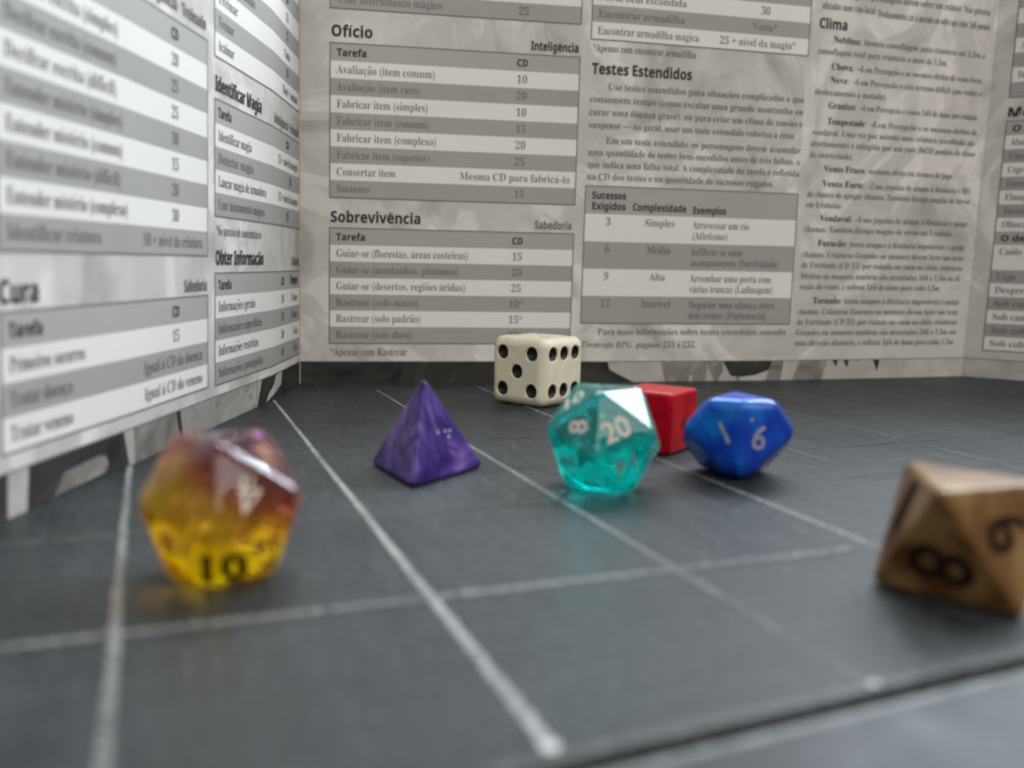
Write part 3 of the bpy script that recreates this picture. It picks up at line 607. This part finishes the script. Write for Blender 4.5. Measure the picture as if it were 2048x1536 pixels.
# teal d20
def teal_c(m):
    v = coords(m); n = N(m, 'TexNoise', Scale=130.0, Detail=3.0); L(m, v, n.inputs['Vector'])
    return ramp(m, n.outputs['Fac'], [(0.35, (0.0, 0.60, 0.56, 1)), (0.65, (0.0, 0.76, 0.71, 1))])
M_TEAL = resin('teal_resin', teal_c, 0.02, 0.95, ((0.08, 0.99, 0.95, 1), 15))
def sunset_c(m):
    tc = N(m, 'TexCoord'); sp = N(m, 'SeparateXYZ'); L(m, tc.outputs['Object'], sp.inputs[0])
    n = N(m, 'TexNoise', Scale=120.0, Detail=3.0, Distortion=1.0); L(m, tc.outputs['Object'], n.inputs['Vector'])
    a = N(m, 'Math', operation='MULTIPLY_ADD'); L(m, n.outputs['Fac'], a.inputs[0]); a.inputs[1].default_value = 0.006; L(m, sp.outputs['Z'], a.inputs[2])
    x = N(m, 'Math', operation='MULTIPLY_ADD'); L(m, sp.outputs['X'], x.inputs[0]); x.inputs[1].default_value = 0.55; L(m, a.outputs[0], x.inputs[2])
    r = N(m, 'MapRange'); L(m, x.outputs[0], r.inputs['Value']); r.inputs['From Min'].default_value = 0.004; r.inputs['From Max'].default_value = 0.0195
    return ramp(m, r.outputs[0], [(0.0, (0.98, 0.80, 0.0, 1)), (0.36, (0.92, 0.52, 0.005, 1)), (0.52, (0.70, 0.20, 0.015, 1)), (0.64, (0.46, 0.06, 0.08, 1)), (0.78, (0.34, 0.12, 0.42, 1))])
M_SUN = resin('amber_violet_resin', sunset_c, 0.03, 0.95, ((0.99, 0.74, 0.40, 1), 9))
def swirl(name, stops, scale, rough=0.28, coat=0.4, dist=2.5):
    m = mat(name, rough=rough, Specular_IOR_Level=0.14); v = coords(m); n = N(m, 'TexNoise', Scale=scale, Detail=3.0, Distortion=dist); L(m, v, n.inputs['Vector'])
    L(m, ramp(m, n.outputs['Fac'], stops), P(m).inputs['Base Color']); P(m).inputs['Coat Weight'].default_value = coat; P(m).inputs['Coat Roughness'].default_value = 0.08
    return m
M_PURP = swirl('violet_marbled_plastic', [(0.36, (0.018, 0.007, 0.085, 1)), (0.48, (0.045, 0.022, 0.15, 1)), (0.58, (0.095, 0.052, 0.23, 1)), (0.70, (0.16, 0.10, 0.32, 1))], 95.0, 0.33, 0.10)
M_BLUE = swirl('pearly_blue_plastic', [(0.35, (0.005, 0.035, 0.32, 1)), (0.52, (0.007, 0.060, 0.46, 1)), (0.68, (0.010, 0.15, 0.52, 1))], 80.0, 0.24, 0.35)
M_TAN = swirl('tan_marbled_plastic', [(0.36, (0.095, 0.042, 0.015, 1)), (0.50, (0.18, 0.100, 0.036, 1)), (0.60, (0.225, 0.140, 0.056, 1)), (0.72, (0.28, 0.19, 0.095, 1))], 170.0, 0.34, 0.06, 0.3)
M_RED = swirl('red_plastic', [(0.35, (0.30, 0.001, 0.006, 1)), (0.65, (0.46, 0.002, 0.010, 1))], 150.0, 0.25, 0.15)
M_IVORY = swirl('ivory_plastic', [(0.30, (0.60, 0.56, 0.42, 1)), (0.55, (0.70, 0.665, 0.52, 1)), (0.75, (0.66, 0.56, 0.38, 1))], 110.0, 0.42, 0.1, 0.6)
P(M_IVORY).inputs['Subsurface Weight'].default_value = 0.15; P(M_IVORY).inputs['Subsurface Radius'].default_value = (0.002, 0.0015, 0.0008)
M_PINK = swirl('magenta_plastic', [(0.35, (0.25, 0.01, 0.05, 1)), (0.65, (0.38, 0.03, 0.09, 1))], 100.0)
M_PIP = flat('black_pip_paint', (0.010, 0.009, 0.008, 1), 0.2, 0.35)
M_NUMW = flat('worn_white_paint', (0.66, 0.60, 0.52, 1), 0.12, 0.5, 900.0)
M_NUMA = flat('shaded_number_amber', (0.30, 0.13, 0.03, 1), 0.2, 0.5)  # white numbers dimmed in colour, as seen from behind through resin
M_NUMT = flat('shaded_number_teal', (0.14, 0.36, 0.34, 1), 0.15, 0.5)  # rear digits; their dimming through the die is put into the colour
M_NUMK = flat('black_and_shaded_number', (0.016, 0.012, 0.010, 1), 0.2, 0.95)  # also paints the shaded numeral of the amber die
P(M_NUMK).inputs['Specular IOR Level'].default_value = 0.03
M_NUMB = flat('faded_silver_paint', (0.30, 0.30, 0.36, 1), 0.3, 0.4, 1200.0)
M_NUMP = flat('engraved_violet', (0.022, 0.012, 0.075, 1), 0.2, 0.3)
M_FLECK = flat('worn_paint_fleck', (0.42, 0.36, 0.55, 1), 0.1, 0.3)
M_NUMR = flat('engraved_red', (0.16, 0.004, 0.006, 1), 0.2, 0.4, 900.0)

FI = hull_faces(ICO)
# teal twenty-sided die
VT = rest(ICO, FI, 9.29, -0.1102)
d = empty('twenty_sided_die', 'clear teal twenty-sided die showing 20 and 8, in front of the red die', 'die', (57.70 * K, 112.45 * K, 0), group='dice on the game board')
body('resin_body', VT, FI, 0.62, M_TEAL, d)
add_glints(d, 4.6, 7.0, 26, 3)
opp = {}
def numbers(V, F, d, table, size, m, filler, m2=None, skip=(), st={}):
    left = [x for x in filler if x not in [t[1] for t in table]]
    for f in F:
        if set(f) == set(skip): continue
        t = next((t for t in table if set(t[0]) == set(f)), None)
        if t: number(V, f, t[1], t[5] if len(t) > 5 else size, t[4] if len(t) > 4 and t[4] else m, d, t[2], t[3] if len(t) > 3 else 0, style=st.get(t[1], 'fat'))
        else: number(V, f, left.pop(0), size, m2 or m, d, f[0])
numbers(VT, FI, d, [((3, 9, 11), '20', 3), ((3, 6, 9), '8', 6), ((1, 6, 3), '10', 1), ((3, 11, 7), '2', 7), ((1, 3, 7), '12', 3), ((2, 11, 9), '14', 2, 0, M_NUMT), ((4, 9, 6), '7', 9, 0, M_NUMT)], 3.9, M_NUMW, [str(i) for i in range(1, 21)], M_NUMT)
# amber and violet twenty-sided die
VY = rest(ICO, FI, 9.10, 0.4438)
d = empty('twenty_sided_die', 'clear twenty-sided die, amber yellow below and violet above, showing a 10 painted dark for shade', 'die', (5.75 * K, 91.07 * K, 0), group='dice on the game board')
body('resin_body', VY, FI, 0.75, M_SUN, d)
add_glints(d, 4.6, 6.8, 34, 5)
numbers(VY, FI, d, [((3, 9, 11), '4', 9, 0.55, M_NUMW, 5.0), ((1, 3, 7), '1', 7, 0.9, M_NUMW, 4.0)], 3.2, M_NUMW, [str(i) for i in range(1, 21) if i != 10], M_NUMA, skip=(2, 9, 4), st={'4': 'thin'})
number(VY, find(VY, FI, (2, 9, 4)), '10', 8.0, M_NUMK, d, 9, 0, (-0.2, 1.15), sx=0.60, style='heavy')  # numeral seen from behind through the die; its shade is painted black
# violet four-sided die
FT = hull_faces(TET); V4 = rest(TET, FT, 18.1, 1.4193)
d = empty('four_sided_die', 'purple marbled four-sided pyramid die standing on its own near the screen', 'die', (36.15 * K, 127.77 * K, 0), group='dice on the game board')
body('pyramid_body', V4, FT, 0.9, M_PURP, d)
for f in FT:
    for i, t in zip(f, random.sample(['1', '2', '3', '4'], 3)):
        ce, nn = face_frame(V4, f)
        u = (V4[i] - ce).normalized(); o = number(V4, f, t, 3.1, M_NUMP, d, i, 0, (0, 2.4), off=0.04)
f = find(V4, FT, (1, 2, 3)); ce, nn = face_frame(V4, f); r = Vector((0, 0, 1)).cross(nn).normalized(); u = nn.cross(r)
b = Buf()
for cx, cz, rx, rz in ((1.25, 1.55, .26, .22), (2.35, 1.45, .40, .17), (1.75, 0.65, .33, .20), (-0.4, 1.6, 0.2, 0.35)):
    b.add([tuple(ce + r * (cx + rx * cos(2 * pi * i / 10)) + u * (cz + rz * sin(2 * pi * i / 10)) + nn * 0.07) for i in range(10)], [tuple(range(10))])
mesh_obj('paint_fleck', b.v, b.f, M_FLECK, parent=d)
# tan eight-sided die
FO = hull_faces(OCT); V8 = rest(OCT, FO, 13.72, 1.7885)
d = empty('eight_sided_die', 'tan and brown marbled eight-sided die cut off by the right edge of the photo', 'die', (71.79 * K, 64.60 * K, 0), group='dice on the game board')
body('marbled_body', V8, FO, 0.5, M_TAN, d)
numbers(V8, FO, d, [((1, 2, 5), '6', 5, -0.1, None, 7.0), ((1, 4, 2), '8', 2, 0.35, None, 8.2), ((1, 5, 3), '3', 1, 0, flat('pale_brown_paint', (0.22, 0.12, 0.07, 1)), 4.0)], 5.0, M_NUMK, [str(i) for i in range(1, 9)], skip=(1, 3, 4))
number(V8, find(V8, FO, (1, 3, 4)), '1', 6.6, M_NUMK, d, 4, 0.0, (0.3, -0.6), sx=2.0, style='heavy')
# blue ten-sided die
D10 = trapezohedron(); FD = hull_faces(D10); V10 = rest(D10, FD, 8.98, 4.2335)
d = empty('ten_sided_die', 'pearly blue ten-sided die beside the red die, showing 1 and 6', 'die', (80.37 * K, 113.71 * K, 0), group='dice on the game board')
body('pearly_body', V10, FD, 1.6, M_BLUE, d)
left = ['0', '2', '3', '4', '5', '7', '8', '9']
for f in FD:
    if set(f) == {3, 4, 5, 10}: number(V10, f, '6', 5.0, M_NUMB, d, 4, 0.25, (-0.9, -1.3)); continue
    if set(f) == {5, 6, 7, 10}: number(V10, f, '1', 4.6, M_NUMB, d, 6, 0.05, (0.6, -1.0)); continue
    pole = 10 if 10 in f else 11; opp_i = f[(f.index(pole) + 2) % 4]
    number(V10, f, left.pop(0), 4.2, M_NUMB, d, opp_i)
f = find(V10, FD, (3, 4, 5, 10)); ce, nn = face_frame(V10, f); r = Vector((0, 0, 1)).cross(nn).normalized(); u = nn.cross(r)
mesh_obj('paint_fleck', [tuple(ce + r * (-2.6 + .3 * cos(2 * pi * i / 10)) + u * (1.5 + .3 * sin(2 * pi * i / 10)) + nn * 0.06) for i in range(10)], [tuple(range(10))], M_NUMB, parent=d)

# cubes
def cube_die(name, label, x, y, yaw, a, bev, m, faces, pip_r, cut, bodyname, spread=0.27):
    d = empty(name, label, 'die', (x * K, y * K, 0), yaw, group='dice on the game board')
    h = a / 2; bm = bmesh.new(); bmesh.ops.create_cube(bm, size=a * K)
    bmesh.ops.bevel(bm, geom=bm.edges[:] + bm.verts[:], offset=bev * K, segments=5, profile=0.5, affect='EDGES')
    me = bpy.data.meshes.new(bodyname); bm.to_mesh(me); bm.free(); me.materials.append(m)
    for p in me.polygons: p.use_smooth = True
    o = bpy.data.objects.new(bodyname, me); COL.objects.link(o); o.parent = d; o.location = (0, 0, (h + 0.06) * K)
    s = spread * a; LAY = {1: [(0, 0)], 2: [(-s, s), (s, -s)], 3: [(-s, s), (0, 0), (s, -s)], 4: [(-s, s), (s, s), (-s, -s), (s, -s)], 5: [(-s, s), (s, s), (-s, -s), (s, -s), (0, 0)], 6: [(-s, s), (0, s), (s, s), (-s, -s), (0, -s), (s, -s)]}
    spots = []
    for nrm, up, num in faces:
        nrm = Vector(nrm); up = Vector(up); r = up.cross(nrm)
        for px, py in LAY[num]: spots.append((nrm, r * px + up * py + nrm * h))
    return d, o, spots, h
FX = [((-1, 0, 0), (0, 0, 1), 5), ((0, -1, 0), (0, 0, 1), 6), ((0, 0, 1), (0, 1, 0), 4), ((1, 0, 0), (0, 0, 1), 2), ((0, 1, 0), (0, 0, 1), 1), ((0, 0, -1), (0, 1, 0), 3)]
d, o, spots, h = cube_die('six_sided_die', 'ivory white six-sided die with drilled black pips, standing nearest the screen', 79.57, 188.42, 0.5078, 14.87, 2.1, M_IVORY, FX, 1.28, True, 'ivory_body')
cb = bmesh.new()
PR = 1.42; RS = 1.85; DP = RS - sqrt(RS * RS - PR * PR)     # cutter sphere radius, pip radius
lift = RS - 1.15
for nrm, c in spots: bmesh.ops.create_uvsphere(cb, u_segments=24, v_segments=14, radius=RS * K, matrix=Matrix.Translation((c + nrm * lift) * K))
cm = bpy.data.meshes.new('pip_cutter'); cb.to_mesh(cm); cb.free()
co = bpy.data.objects.new('pip_cutter', cm); COL.objects.link(co); co.parent = d; co.location = (0, 0, (h + 0.06) * K)
md = o.modifiers.new('drill', 'BOOLEAN'); md.operation = 'DIFFERENCE'; md.object = co; md.solver = 'EXACT'
bpy.context.view_layer.update()
ev = o.evaluated_get(bpy.context.evaluated_depsgraph_get()); nm_ = bpy.data.meshes.new_from_object(ev); o.modifiers.clear(); o.data = nm_; nm_.name = 'ivory_body'
for p in nm_.polygons: p.use_smooth = True
bpy.data.objects.remove(co)
md = o.modifiers.new('wn', 'WEIGHTED_NORMAL'); md.weight = 100
# painted bowls, one per pip
pb = bmesh.new(); bmesh.ops.create_uvsphere(pb, u_segments=24, v_segments=16, radius=(RS - 0.03) * K)
bmesh.ops.delete(pb, geom=[v for v in pb.verts if v.co.z > -(lift + 0.06) * K], context='VERTS')
pm = bpy.data.meshes.new('pip'); pb.to_mesh(pm); pb.free(); pm.materials.append(M_PIP)
for p in pm.polygons: p.use_smooth = True
for nrm, c in spots:
    po = bpy.data.objects.new('pip', pm); COL.objects.link(po); po.parent = d
    po.location = Vector((0, 0, (h + 0.06) * K)) + (c + nrm * lift) * K; po.rotation_euler = nrm.to_track_quat('Z', 'Y').to_euler()
# red numbered cube
CU = [(x, y, z) for x in (-.5, .5) for y in (-.5, .5) for z in (0, 1)]
FC = hull_faces(CU); VR = [Vector(v) * 10.28 for v in CU]; VR = [Matrix.Rotation(0.5693, 3, 'Z') @ v for v in VR]
d = empty('six_sided_die', 'small glossy red six-sided die half hidden between the teal and blue dice', 'die', (78.90 * K, 134.79 * K, 0), group='dice on the game board')
body('red_body', VR, FC, 0.75, M_RED, d, 5)
for i, f in enumerate(FC):
    if abs(face_frame(VR, f)[1].z) > 0.9: continue
    number(VR, f, '2541'[i % 4], 5.2, M_NUMR, d, None, 0.0, (0, -0.6), off=0.035)
